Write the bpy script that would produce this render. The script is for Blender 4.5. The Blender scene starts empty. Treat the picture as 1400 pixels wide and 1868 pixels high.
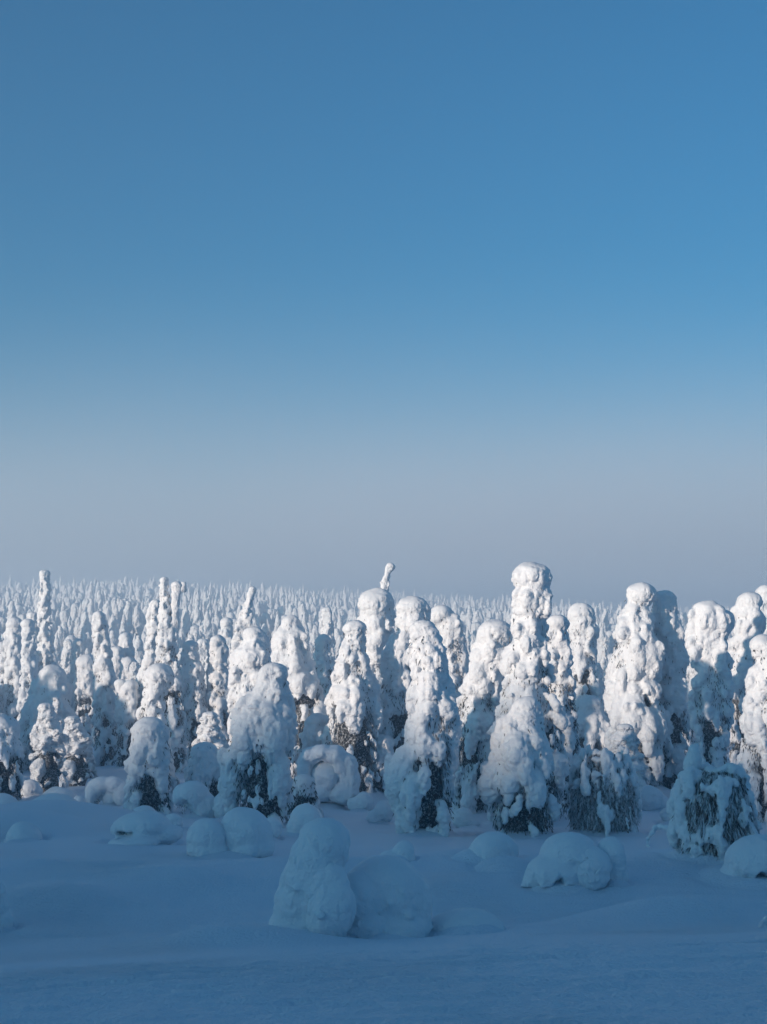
import bpy, math, random
import numpy as np
from mathutils import Vector

R_ = math.radians
scene = bpy.context.scene
col = scene.collection

# ------------------------------------------------------------------ camera
EYE = 2.0
FPX, CX, CY, HOR = 2566.0, 700.0, 934.0, 1130.0       # focal length and centre in photograph pixels
PITCH = math.atan((HOR - CY) / FPX)
cam_data = bpy.data.cameras.new('camera')
cam = bpy.data.objects.new('camera', cam_data)
col.objects.link(cam)
cam.location = (0, 0, EYE)
cam.rotation_euler = (math.pi / 2 + PITCH, 0, 0)
cam_data.sensor_fit = 'VERTICAL'
cam_data.sensor_height = 24.0
cam_data.lens = 24.0 * FPX / 1868.0
cam_data.clip_start = 0.1
cam_data.clip_end = 20000
scene.camera = cam

# ------------------------------------------------------------------ sky, sun, exposure
SUN_EL, SUN_AZ = R_(8.0), R_(229.0)                    # azimuth clockwise from +Y (view direction)
world = bpy.data.worlds.new('World')
scene.world = world
world.use_nodes = True
wn, wl = world.node_tree.nodes, world.node_tree.links
wn.clear()
w_out = wn.new('ShaderNodeOutputWorld')
w_bg = wn.new('ShaderNodeBackground')
w_sky = wn.new('ShaderNodeTexSky')
w_sky.sky_type = 'NISHITA'
w_sky.sun_disc = False
w_sky.sun_elevation = SUN_EL
w_sky.sun_rotation = SUN_AZ
w_sky.altitude = 400
w_sky.air_density = 1.0
w_sky.dust_density = 1.8
w_sky.ozone_density = 6.5
w_mul = wn.new('ShaderNodeMixRGB')
w_mul.blend_type = 'MULTIPLY'
w_mul.inputs[0].default_value = 1.0
w_mul.inputs[2].default_value = (0.79, 1.36, 1.05, 1)
wl.new(w_sky.outputs[0], w_mul.inputs[1])
wl.new(w_mul.outputs[0], w_bg.inputs[0])
w_bg.inputs[1].default_value = 0.12
wl.new(w_bg.outputs[0], w_out.inputs[0])

sun_data = bpy.data.lights.new('sun', 'SUN')
sun_data.energy = 5.0
sun_data.angle = R_(1.0)
sun_data.color = (1.0, 0.84, 0.71)
sun = bpy.data.objects.new('sun', sun_data)
col.objects.link(sun)
to_sun = Vector((math.sin(SUN_AZ) * math.cos(SUN_EL), math.cos(SUN_AZ) * math.cos(SUN_EL), math.sin(SUN_EL)))
sun.rotation_euler = to_sun.to_track_quat('Z', 'Y').to_euler()
sun.location = to_sun * 60

scene.view_settings.view_transform = 'Standard'
scene.view_settings.look = 'None'
scene.view_settings.gamma = 1.0
scene.view_settings.exposure = 0.34
scene.cycles.use_denoising = True
scene.cycles.max_bounces = 8
scene.cycles.diffuse_bounces = 3
scene.cycles.glossy_bounces = 2
scene.cycles.transmission_bounces = 2
scene.cycles.volume_bounces = 1
scene.cycles.caustics_reflective = False
scene.cycles.caustics_refractive = False

# ------------------------------------------------------------------ helpers
def vnoise(P, scale, seed=0):
    """smooth value noise in -1..1, P is (n,3)"""
    Q = np.asarray(P, dtype=np.float64) / scale + seed * 17.31 + 1000.0
    I = np.floor(Q).astype(np.int64)
    F = Q - I
    F = F * F * F * (F * (F * 6 - 15) + 10)
    def h(i, j, k):
        n = (i * 374761393 + j * 668265263 + k * 2147483647 + seed * 1274126177) & 0xFFFFFFFF
        n = ((n ^ (n >> 13)) * 1274126177) & 0xFFFFFFFF
        n = (n ^ (n >> 16)) & 0xFFFF
        return n / 32767.5 - 1.0
    i, j, k = I[:, 0], I[:, 1], I[:, 2]
    x, y, z = F[:, 0], F[:, 1], F[:, 2]
    c00 = h(i, j, k) * (1 - x) + h(i + 1, j, k) * x
    c10 = h(i, j + 1, k) * (1 - x) + h(i + 1, j + 1, k) * x
    c01 = h(i, j, k + 1) * (1 - x) + h(i + 1, j, k + 1) * x
    c11 = h(i, j + 1, k + 1) * (1 - x) + h(i + 1, j + 1, k + 1) * x
    return (c00 * (1 - y) + c10 * y) * (1 - z) + (c01 * (1 - y) + c11 * y) * z

def pchip(xk, yk):
    xk, yk = np.array(xk, float), np.array(yk, float)
    h = np.diff(xk); d = np.diff(yk) / h
    m = np.zeros_like(xk)
    m[0], m[-1] = d[0], d[-1]
    for i in range(1, len(xk) - 1):
        if d[i - 1] * d[i] > 0:
            w1, w2 = 2 * h[i] + h[i - 1], h[i] + 2 * h[i - 1]
            m[i] = (w1 + w2) / (w1 / d[i - 1] + w2 / d[i])
    def f(x):
        x = np.clip(x, xk[0], xk[-1])
        i = np.clip(np.searchsorted(xk, x) - 1, 0, len(xk) - 2)
        t = (x - xk[i]) / h[i]
        return ((1 + 2 * t) * (1 - t) ** 2 * yk[i] + t * (1 - t) ** 2 * h[i] * m[i]
                + t * t * (3 - 2 * t) * yk[i + 1] + t * t * (t - 1) * h[i] * m[i + 1])
    return f

def mesh_np(name, V, F, mats=(), mat_index=None, smooth=True):
    V = np.asarray(V, dtype=np.float32); F = np.asarray(F, dtype=np.int32)
    me = bpy.data.meshes.new(name)
    k = F.shape[1]
    me.vertices.add(len(V)); me.vertices.foreach_set('co', V.ravel())
    me.loops.add(F.size); me.loops.foreach_set('vertex_index', F.ravel())
    me.polygons.add(len(F)); me.polygons.foreach_set('loop_start', np.arange(len(F), dtype=np.int32) * k)
    for m in mats: me.materials.append(m)
    if mat_index is not None: me.polygons.foreach_set('material_index', np.asarray(mat_index, dtype=np.int32))
    me.polygons.foreach_set('use_smooth', np.full(len(F), smooth))
    me.update(calc_edges=True)
    me.validate()
    return me

def link(name, me, parent=None, loc=(0, 0, 0)):
    o = bpy.data.objects.new(name, me)
    col.objects.link(o)
    o.location = loc
    if parent is not None: o.parent = parent
    return o

def tag(o, label, cat, group=None):
    o['label'] = label; o['category'] = cat
    if group: o['group'] = group
    return o

def ico(sub):
    import bmesh
    bm = bmesh.new(); bmesh.ops.create_icosphere(bm, subdivisions=sub, radius=1.0)
    V = np.array([v.co[:] for v in bm.verts]); F = np.array([[v.index for v in f.verts] for f in bm.faces])
    bm.free(); return V, F
ICO1, ICO2, ICO3 = ico(1), ico(2), ico(3)

class Blobs:
    """overlapping ellipsoids that are later fused into one skin"""
    def __init__(self): self.V, self.F, self.n = [], [], 0
    def add(self, c, r, axis=None, level=2):
        bv, bf = (ICO1, ICO2, ICO3)[level - 1]
        r = np.array(r if hasattr(r, '__len__') else (r, r, r), float)
        v = bv * r
        if axis is not None:                               # turn local z onto axis
            q = Vector((0, 0, 1)).rotation_difference(Vector(axis)).to_matrix()
            v = v @ np.array(q).T
        self.V.append(v + np.array(c)); self.F.append(bf + self.n); self.n += len(bv)
    def arrays(self): return np.concatenate(self.V), np.concatenate(self.F)

JOBS = []
def fuse(blobs, voxel, mat, name, smooth=2, rough=1.0, seed=0, done=None, dents=()):
    JOBS.append(dict(b=blobs, voxel=voxel, mat=mat, name=name, smooth=smooth, rough=rough, seed=seed, done=done, dents=dents))

def run_jobs():
    tmp = bpy.data.collections.new('tmp'); col.children.link(tmp)
    for j in JOBS:
        V, F = j['b'].arrays()
        o = bpy.data.objects.new('tmp', mesh_np('tmp', V, F)); tmp.objects.link(o)
        m = o.modifiers.new('r', 'REMESH'); m.mode = 'VOXEL'; m.voxel_size = j['voxel']; m.adaptivity = 0
        if j['smooth']:
            s = o.modifiers.new('s', 'SMOOTH'); s.iterations = j['smooth']; s.factor = 0.5
        j['o'] = o
    dg = bpy.context.evaluated_depsgraph_get(); dg.update()
    for j in JOBS:
        me = bpy.data.meshes.new_from_object(j['o'].evaluated_get(dg))
        me.name = j['name']
        n = len(me.vertices)
        P = np.empty(n * 3, np.float32); me.vertices.foreach_get('co', P); P = P.reshape(-1, 3)
        N = np.empty(n * 3, np.float32); me.vertices.foreach_get('normal', N); N = N.reshape(-1, 3)
        side = np.clip(1.05 - N[:, 2], 0.25, 1.0)           # settled snow is smooth on top, crusted on the sides
        vx, r = j['voxel'], j['rough']
        bil = lambda sc, sd: np.minimum(1.0, np.abs(vnoise(P * (1, 1, 0.75), sc, sd)) * 3.2) * 1.4 - 1.1   # round swellings with sharp creases
        d = 0.05 * vnoise(P * (1, 1, 0.6), 0.42, j['seed'])
        d += 0.050 * r * side * bil(max(0.30, 4 * vx), j['seed'] + 1)
        d += 0.030 * r * side * bil(max(0.14, 3 * vx), j['seed'] + 2)
        d += 0.022 * r * side * vnoise(P, max(0.075, 1.7 * vx), j['seed'] + 3)
        P = P + N * d[:, None]
        for (dx, dz, rx, rz, dep) in j['dents']:             # hollows under the load, open towards the clearing
            m = N[:, 1] < 0.35
            wv = 0.35 * vnoise(P, 0.05, 77)
            g = np.exp(-(((P[:, 0] - dx) / rx + wv) ** 2 + ((P[:, 2] - dz) / rz + wv) ** 2) ** 2) * m
            P[:, 1] += dep * g
        me.vertices.foreach_set('co', P.ravel().astype(np.float32))
        me.materials.clear(); me.materials.append(j['mat'])
        me.polygons.foreach_set('use_smooth', np.ones(len(me.polygons), bool))
        me.update()
        j['me'] = me
    for j in JOBS:
        od = j['o'].data; bpy.data.objects.remove(j['o']); bpy.data.meshes.remove(od)
    bpy.data.collections.remove(tmp)
    for j in JOBS:
        if j['done']: j['done'](j['me'])
    JOBS.clear()

# ------------------------------------------------------------------ materials
def mat(name):
    m = bpy.data.materials.new(name); m.use_nodes = True
    nt = m.node_tree; b = nt.nodes['Principled BSDF']
    return m, nt.nodes, nt.links, b

def snow_material(name, fine, fine_d, mid, mid_d, base=(0.84, 0.845, 0.85)):
    m, n, l, b = mat(name)
    tc = n.new('ShaderNodeTexCoord')
    n1 = n.new('ShaderNodeTexNoise'); n1.inputs['Scale'].default_value = fine; n1.inputs['Detail'].default_value = 4; n1.inputs['Roughness'].default_value = 0.65
    vo = n.new('ShaderNodeTexVoronoi'); vo.feature = 'F1'; vo.inputs['Scale'].default_value = mid
    wn_ = n.new('ShaderNodeTexNoise'); wn_.inputs['Scale'].default_value = mid * 0.8; wn_.inputs['Detail'].default_value = 2
    vm = n.new('ShaderNodeVectorMath'); vm.operation = 'MULTIPLY_ADD'; vm.inputs[1].default_value = (1.6 / mid,) * 3
    l.new(tc.outputs['Object'], n1.inputs['Vector']); l.new(tc.outputs['Object'], wn_.inputs['Vector'])
    l.new(wn_.outputs['Color'], vm.inputs[0]); l.new(tc.outputs['Object'], vm.inputs[2]); l.new(vm.outputs[0], vo.inputs['Vector'])
    geo = n.new('ShaderNodeNewGeometry'); sx = n.new('ShaderNodeSeparateXYZ'); l.new(geo.outputs['Normal'], sx.inputs[0])
    st = n.new('ShaderNodeMapRange'); st.inputs[1].default_value = 0.75; st.inputs[2].default_value = 0.1; st.inputs[3].default_value = 0.1; st.inputs[4].default_value = 0.85
    l.new(sx.outputs[2], st.inputs[0])                     # wind-smoothed on top, crusted rime on the sides
    b2 = n.new('ShaderNodeBump'); b2.invert = True; b2.inputs['Distance'].default_value = mid_d
    l.new(st.outputs[0], b2.inputs['Strength']); l.new(vo.outputs['Distance'], b2.inputs['Height'])
    b1 = n.new('ShaderNodeBump'); b1.inputs['Strength'].default_value = 0.6; b1.inputs['Distance'].default_value = fine_d
    l.new(n1.outputs[0], b1.inputs['Height'])
    l.new(b2.outputs[0], b1.inputs['Normal']); l.new(b1.outputs[0], b.inputs['Normal'])
    cr = n.new('ShaderNodeMixRGB'); cr.inputs[1].default_value = (*base, 1)
    cr.inputs[2].default_value = (base[0] * 0.92, base[1] * 0.93, base[2] * 0.95, 1)
    l.new(n1.outputs[0], cr.inputs[0]); l.new(cr.outputs[0], b.inputs['Base Color'])
    b.inputs['Roughness'].default_value = 0.65
    b.inputs['Specular IOR Level'].default_value = 0.25
    return m

M_TREE = snow_material('snow_on_trees', 24, 0.025, 10, 0.032)
M_MOUND = snow_material('snow_on_mounds', 40, 0.02, 14, 0.02, (0.82, 0.845, 0.87))
M_FAR = snow_material('snow_on_forest', 6, 0.10, 3.5, 0.2)

# ground: wind-packed snow with low streaks
M_GROUND, n, l, b = mat('snow_ground')
tc = n.new('ShaderNodeTexCoord')
mp = n.new('ShaderNodeMapping'); mp.inputs['Scale'].default_value = (1.6, 6.5, 1.0); mp.inputs['Rotation'].default_value = (0, 0, R_(-9))
ns = n.new('ShaderNodeTexNoise'); ns.inputs['Scale'].default_value = 3.2; ns.inputs['Detail'].default_value = 6; ns.inputs['Roughness'].default_value = 0.62
ng = n.new('ShaderNodeTexNoise'); ng.inputs['Scale'].default_value = 26; ng.inputs['Detail'].default_value = 2
nm = n.new('ShaderNodeTexNoise'); nm.inputs['Scale'].default_value = 0.35; nm.inputs['Detail'].default_value = 2
l.new(tc.outputs['Object'], mp.inputs[0]); l.new(mp.outputs[0], ns.inputs['Vector'])
l.new(tc.outputs['Object'], ng.inputs['Vector']); l.new(tc.outputs['Object'], nm.inputs['Vector'])
ramp = n.new('ShaderNodeMapRange'); ramp.inputs[1].default_value = 0.35; ramp.inputs[2].default_value = 0.65
l.new(nm.outputs[0], ramp.inputs[0])
bs = n.new('ShaderNodeBump'); bs.inputs['Distance'].default_value = 0.05
l.new(ramp.outputs[0], bs.inputs['Strength']); l.new(ns.outputs[0], bs.inputs['Height'])
bg = n.new('ShaderNodeBump'); bg.inputs['Strength'].default_value = 0.6; bg.inputs['Distance'].default_value = 0.04
l.new(ng.outputs[0], bg.inputs['Height']); l.new(bs.outputs[0], bg.inputs['Normal']); l.new(bg.outputs[0], b.inputs['Normal'])
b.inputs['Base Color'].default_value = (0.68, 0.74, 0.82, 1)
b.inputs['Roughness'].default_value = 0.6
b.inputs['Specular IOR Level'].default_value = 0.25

# spruce needles, partly rimed
M_NEEDLE, n, l, b = mat('rimed_needles')
tc = n.new('ShaderNodeTexCoord')
nn = n.new('ShaderNodeTexNoise'); nn.inputs['Scale'].default_value = 11.0; nn.inputs['Detail'].default_value = 5; nn.inputs['Roughness'].default_value = 0.8
l.new(tc.outputs['Object'], nn.inputs['Vector'])
mr = n.new('ShaderNodeMapRange'); mr.inputs[1].default_value = 0.50; mr.inputs[2].default_value = 0.64
l.new(nn.outputs[0], mr.inputs[0])
mx = n.new('ShaderNodeMixRGB'); mx.inputs[1].default_value = (0.032, 0.032, 0.032, 1); mx.inputs[2].default_value = (0.62, 0.64, 0.66, 1)
l.new(mr.outputs[0], mx.inputs[0]); l.new(mx.outputs[0], b.inputs['Base Color'])
b.inputs['Roughness'].default_value = 0.8; b.inputs['Specular IOR Level'].default_value = 0.1

M_STRAND, n, l, b = mat('rimed_strands')
tc = n.new('ShaderNodeTexCoord')
mp = n.new('ShaderNodeMapping'); mp.inputs['Scale'].default_value = (13, 13, 3.0)
nn = n.new('ShaderNodeTexNoise'); nn.inputs['Scale'].default_value = 1.0; nn.inputs['Detail'].default_value = 5; nn.inputs['Roughness'].default_value = 0.75
l.new(tc.outputs['Object'], mp.inputs[0]); l.new(mp.outputs[0], nn.inputs['Vector'])
mr = n.new('ShaderNodeMapRange'); mr.inputs[1].default_value = 0.42; mr.inputs[2].default_value = 0.54
l.new(nn.outputs[0], mr.inputs[0])
mx = n.new('ShaderNodeMixRGB'); mx.inputs[1].default_value = (0.06, 0.05, 0.04, 1); mx.inputs[2].default_value = (0.72, 0.73, 0.75, 1)
l.new(mr.outputs[0], mx.inputs[0]); l.new(mx.outputs[0], b.inputs['Base Color'])
b.inputs['Roughness'].default_value = 0.8; b.inputs['Specular IOR Level'].default_value = 0.1

M_BARK, n, l, b = mat('bark')
tc = n.new('ShaderNodeTexCoord')
nn = n.new('ShaderNodeTexNoise'); nn.inputs['Scale'].default_value = 14; nn.inputs['Detail'].default_value = 4
l.new(tc.outputs['Object'], nn.inputs['Vector'])
mx = n.new('ShaderNodeMixRGB'); mx.inputs[1].default_value = (0.05, 0.038, 0.03, 1); mx.inputs[2].default_value = (0.14, 0.11, 0.09, 1)
l.new(nn.outputs[0], mx.inputs[0]); l.new(mx.outputs[0], b.inputs['Base Color'])
b.inputs['Roughness'].default_value = 0.9

# ------------------------------------------------------------------ terrain
# profile along the view: forest ridge behind the camera, two drift crests, a shallow valley, a long far slope
PROF = pchip([-3000, -600, -260, -130, -75, -56, -44, -30, -12, -4, 2, 5, 8.5, 11, 13, 16, 18.5, 20.5, 23, 24.6, 30, 36, 60, 100, 160, 300, 500, 750, 900, 1300, 2000, 6000],
             [  -30,  -14,   -1,    8, 11.6, 12.2, 9.8,  2.4, -1.3, -1.7, -1.8, -2.05, -2.40, -2.68, -3.10, -3.60, -3.90, -3.97, -3.87, -4.30, -4.93, -5.5, -7.2, -8.8, -9.2, -3.0, 6.5, 16.5, 18.5, 10, -5, -40])
def ground_z(x, y, detail=True):
    x = np.asarray(x, float); y = np.asarray(y, float)
    u = np.clip(x / np.maximum(y, 1.0), -0.6, 0.6)
    dc = 11.45 + 2.6 * np.clip(u, -0.35, 0.35)               # the near crest runs away to the right
    w = np.clip((24.0 - y) / 10.0, 0, 1) * np.clip(y / 5, 0, 1)
    ye = y * (1 + (11.0 / dc - 1) * w)
    z = PROF(ye)
    far = np.clip((y - 180) / 250, 0, 1)
    z = np.where(z > -9.0, -9.0 + (z + 9.0) * (1 - far * np.clip(0.44 + 1.5 * u, 0.2, 0.74)), z)
    # the ridge behind the camera climbs to the left, towards the sun
    back = np.clip((-y - 20) / 30, 0, 1)
    z = z + back * np.clip(-(x + 40) / 60, -1, 1.0) * 1.0
    P = np.stack([x, y, np.zeros_like(x)], -1).reshape(-1, 3)
    if detail:
        amp = np.clip((np.abs(y) - 20) / 40, 0, 1)
        z = z + (amp * 0.25 * vnoise(P, 6.0, 3).reshape(x.shape))
        z = z + 0.10 * vnoise(P * (0.6, 1, 1), 3.2, 4).reshape(x.shape) * np.clip((np.hypot(x, y) - 9) / 14, 0.06, 1)
        z = z + 0.03 * vnoise(P * (0.5, 1, 1), 1.1, 5).reshape(x.shape) * np.clip((np.hypot(x, y) - 9) / 14, 0.1, 1)
        z = z + np.clip((np.abs(y) - 120) / 300, 0, 1) * 1.5 * vnoise(P, 110.0, 6).reshape(x.shape)
    return z + EYE

def gz(x, y): return float(ground_z(np.array([x]), np.array([y]))[0])

SN, CS = math.sin(PITCH), math.cos(PITCH)
def at(px, py, d):
    """world point seen at a photograph pixel, at depth d along the view"""
    a, c = px - CX, CY - py
    dy, dz = FPX * CS - c * SN, FPX * SN + c * CS
    k = d / dy
    return Vector((a * k, d, EYE + dz * k))

def depth_at(px, py, start=4.0, stop=900.0):
    """depth at which the sight line through a pixel meets the snow"""
    d = np.concatenate([np.arange(start, 60, 0.05), np.arange(60, stop, 0.5)])
    p = at(px, py, 1.0)
    xs, zs = p.x * d, EYE + (p.z - EYE) * d
    hit = np.nonzero(zs <= ground_z(xs, d))[0]
    return float(d[hit[0]]) if len(hit) else stop

# ------------------------------------------------------------------ tree builder
def tree_blobs(prof, rng, ground, gap=0.45, lobe=1.0, knobs=200, fill=0.66, dens=1.0, hole=0.32, weep=False, depth=1.0, detail=True):
    """prof: rows (z, cx, r) from the top down, in local metres; returns the snow blobs"""
    B = Blobs()
    prof = sorted(prof, key=lambda p: p[0])
    zs = np.array([p[0] for p in prof]); cs = np.array([p[1] for p in prof]); rs = np.array([p[2] for p in prof])
    C = lambda z: float(np.interp(z, zs, cs)); RR = lambda z: float(np.interp(z, zs, rs))
    top, bot = zs[-1], max(zs[0], -0.1)
    H = top - bot
    hz = bot + gap * H
    # head: one smooth settled cap, then a core that follows the outline
    rc = RR(top - 0.02)
    for _ in range(4): rc = max(rc, RR(top - 0.8 * rc))
    rc *= 0.99
    if weep:
        rm = max(rs)
        for _ in range(85):
            zz = bot + (0.5 + 0.5 * rng.random() ** 0.7) * H; r = RR(zz) * rng.uniform(0.25, 0.97); a = rng.uniform(0, 6.28); q = rng.uniform(0.05, 0.15)
            zt = zz - 0.12 * q
            B.add((C(zt) + r * math.cos(a), r * math.sin(a) * depth, zt), (q * 1.2, q * 1.2, q * rng.uniform(.5, 1.4)))
        rc = 0.15
    else:
        B.add((C(top - 0.8 * rc), 0, top - 0.8 * rc), (rc, rc * depth, rc * 0.8), level=3)
    if not weep and rng.random() < 0.6:
        a = rng.uniform(0, 6.28)
        B.add((C(top - 0.8 * rc) + 0.3 * rc * math.cos(a), 0.3 * rc * math.sin(a), top - 0.95 * rc), rc * 0.8, level=3)
    z = top - 1.3 * rc
    while z > hz and not weep:
        r = RR(z)
        f = (fill + (0.90 - fill) * min(1.0, max(0.0, 1.6 - (top - z) / (2.6 * rc)))) * rng.uniform(0.94, 1.04)
        B.add((C(z) + rng.uniform(-.08, .08) * r, rng.uniform(-.08, .08) * r, z), (r * f, r * f * depth, max(r * 0.62, 0.16)), level=3)
        z -= max(0.12, 0.38 * r)
    # snow-laden boughs, tier on tier: a rounded shoulder that droops into a tongue
    z = top - 1.75 * rc
    K = []
    while z > bot - 0.02:
        r = RR(z)
        low = z < hz
        t_low = min(1.0, max(0.0, (hz - z) / max(0.2, hz - bot)))
        n = max(3, int(round((3.6 + 1.5 * min(r, 1.6)) * dens * rng.uniform(0.9, 1.25))))
        if low: n = max(3, int(n * 0.8))
        if weep: n = int(n * 3.0)
        a0 = rng.uniform(0, 6.28)
        for i in range(n):
            a = a0 + 6.283 * (i + rng.uniform(-.38, .38)) / n
            if rng.random() < (hole * (0.9 + 0.8 * t_low) if low else 0.10):
                if low and not weep and detail:              # only thin rimed sprays hang here
                    for _ in range(rng.randrange(4, 10)):
                        b = a + rng.uniform(-.7, .7) * 3.1 / n; w = rng.uniform(0.045, 0.11); h = rng.uniform(1.6, 3.4); zz = z + rng.uniform(-.35, .3) * r
                        R1 = RR(zz) * rng.uniform(0.62, 0.92)
                        B.add((C(zz) + math.cos(b) * R1, math.sin(b) * depth * R1, zz), (w, w, w * h), axis=(-.25 * math.cos(b), -.25 * math.sin(b), 1))
                continue
            q = min(0.55, max(0.09, r * rng.uniform(0.22, 0.52) * lobe)) * (0.86 if low else 1)
            if rng.random() < 0.3: q *= 0.6
            el = rng.uniform(1.1, 2.0) if not low else rng.uniform(1.4, 2.6)
            if weep: q, el = rng.uniform(0.045, 0.12), rng.uniform(2.2, 5.0)
            R1 = max(0.02, r * rng.uniform(0.93, 1.12) - q * 0.92)
            zz = z + rng.uniform(-.2, .2) * r
            ca, sa = math.cos(a), math.sin(a) * depth
            tilt = rng.uniform(0.15, 0.6) if not weep else rng.uniform(0.0, 0.25)
            ax = (math.cos(a) * -tilt, math.sin(a) * -tilt, 1)
            cx = C(zz)
            x, y = cx + ca * R1, sa * R1
            B.add((x, y, zz), (q, q * rng.uniform(.8, 1.1), q * el), axis=ax)
            if weep:
                K.append((x, y, zz, q, q * el, a)); continue
            w = 0.8 if low else 1.0
            B.add((cx + ca * R1 * .72, sa * R1 * .72, zz + q * el * .62), (w * q * rng.uniform(.85, 1.1), w * q * rng.uniform(.85, 1.1), w * q * rng.uniform(.65, .9)))
            if low or rng.random() < 0.4:                    # tapering tip
                w = rng.uniform(.42, .62)
                B.add((cx + ca * (R1 + q * .3), sa * (R1 + q * .3), zz - q * el * .85), (q * w, q * w, q * rng.uniform(.6, 1.2)))
            if detail:                                       # second-order lumps
                for _ in range(rng.randrange(1, 5)):
                    b = a + rng.uniform(-1.2, 1.2); t = rng.uniform(-0.95, 0.4); c = math.sqrt(1 - t * t)
                    w = q * rng.uniform(0.2, 0.42)
                    B.add((x + math.cos(b) * q * c * .9, y + math.sin(b) * q * c * .9, zz + t * q * el * .9), (w, w, w * rng.uniform(1.0, 2.2)))
            K.append((x, y, zz, q, q * el, a))
        z -= max(0.17, r * (0.34 if weep else 0.60 if low else 0.50) / dens)
    # crusty knobs on the sides and undersides
    for _ in range(knobs if K else 0):
        x, y, zz, q, qz, a = K[rng.randrange(len(K))]
        b = a + rng.uniform(-1.3, 1.3); t = rng.uniform(-1.0, 0.3)
        c = math.sqrt(max(0.0, 1 - t * t))
        s = rng.uniform(0.035, 0.085)
        B.add((x + math.cos(b) * q * c, y + math.sin(b) * q * c, zz + t * qz * .95), (s, s, s * rng.uniform(.8, 1.5)), level=1)
    return B, C, RR, top, bot, hz

def foliage_mesh(rng_np, C, RR, bot, hz, top, count, ground, frost_len=1.0, core=0.45, depth=1.0, reach=1.0):
    """dark core plus hanging twigs"""
    hi = min(top - 0.05, hz + 0.25 * (top - bot))
    nz, na = 10, 14
    V, F = [], []
    for i in range(nz + 1):
        z = bot - 0.1 + (hi - bot + 0.1) * i / nz
        r = RR(max(z, bot)) * core * (1.0 if i < nz else 0.15)
        for k in range(na):
            a = 6.2832 * k / na
            q = r * (1 + 0.28 * math.sin(5.1 * a + 3.7 * z) * math.sin(2.3 * a - 4.9 * z))
            V.append((C(z) + q * math.cos(a), q * math.sin(a) * depth, z))
    for i in range(nz):
        for k in range(na):
            a, b_ = i * na + k, i * na + (k + 1) % na
            F.append((a, b_, b_ + na)); F.append((a, b_ + na, a + na))
    V, F = np.array(V), np.array(F)
    z = bot + (hi - bot) * rng_np.random(count) ** 0.9
    a = rng_np.random(count) * 6.2832
    cz = np.array([C(t) for t in z]); rz = np.array([RR(t) for t in z])
    q = rz * (0.45 + (0.42 * reach) * rng_np.random(count) ** 0.7)
    up = max(1, count // 22)                                  # a few dark sprigs in the creases of the upper crown
    z[:up] = hi + (top - hi) * 0.8 * rng_np.random(up); cz[:up] = [C(t) for t in z[:up]]
    q[:up] = np.array([RR(t) for t in z[:up]]) * (0.74 + 0.2 * rng_np.random(up))
    p = np.stack([cz + q * np.cos(a), q * np.sin(a) * depth, z], -1)
    out = np.stack([np.cos(a), np.sin(a), np.zeros(count)], -1)
    dirn = out * rng_np.uniform(-0.2, 0.45, (count, 1)) + np.stack([rng_np.normal(0, .25, count), rng_np.normal(0, .25, count), -np.ones(count)], -1)
    dirn /= np.linalg.norm(dirn, axis=1)[:, None]
    L = rng_np.uniform(0.07, 0.24, count)[:, None] * frost_len
    W = rng_np.uniform(0.008, 0.02, count)[:, None]
    s1 = np.cross(dirn, rng_np.normal(0, 1, (count, 3))); s1 /= np.linalg.norm(s1, axis=1)[:, None]
    s2 = np.cross(dirn, s1)
    m = p + dirn * L * 0.35
    tv = np.stack([p, m + s1 * W, p + dirn * L, m - s1 * W, m + s2 * W, m - s2 * W], 1).reshape(-1, 3)
    o = np.arange(count)[:, None] * 6 + len(V)
    tf = np.concatenate([o + np.array([[0, 1, 2]]), o + np.array([[0, 2, 3]]), o + np.array([[0, 4, 2]]), o + np.array([[0, 2, 5]])])
    V = np.concatenate([V, tv]); F = np.concatenate([F, tf])
    V[:, 2] = np.maximum(V[:, 2], bot - 0.25)
    return V, F

def trunk_arrays(C, bot, hi, r):
    V, F, na, nz = [], [], 8, 7
    for i in range(nz + 1):
        t = i / nz; z = bot - 0.4 + (hi - bot + 0.4) * t
        rr = r * (1 - 0.8 * t) * (1.25 if i == 0 else 1)
        for k in range(na):
            a = 6.2832 * k / na
            V.append((C(max(z, bot)) + rr * math.cos(a), rr * math.sin(a), z))
    for i in range(nz):
        for k in range(na):
            a, b_ = i * na + k, i * na + (k + 1) % na
            F.append((a, b_, b_ + na)); F.append((a, b_ + na, a + na))
    return np.array(V), np.array(F)

GROUND_BUMPS = []            # (x, y, radius, height) drifts banked up around stems and mounds
HEROES = []                  # (x, y, radius)
SEED = [0]

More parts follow.
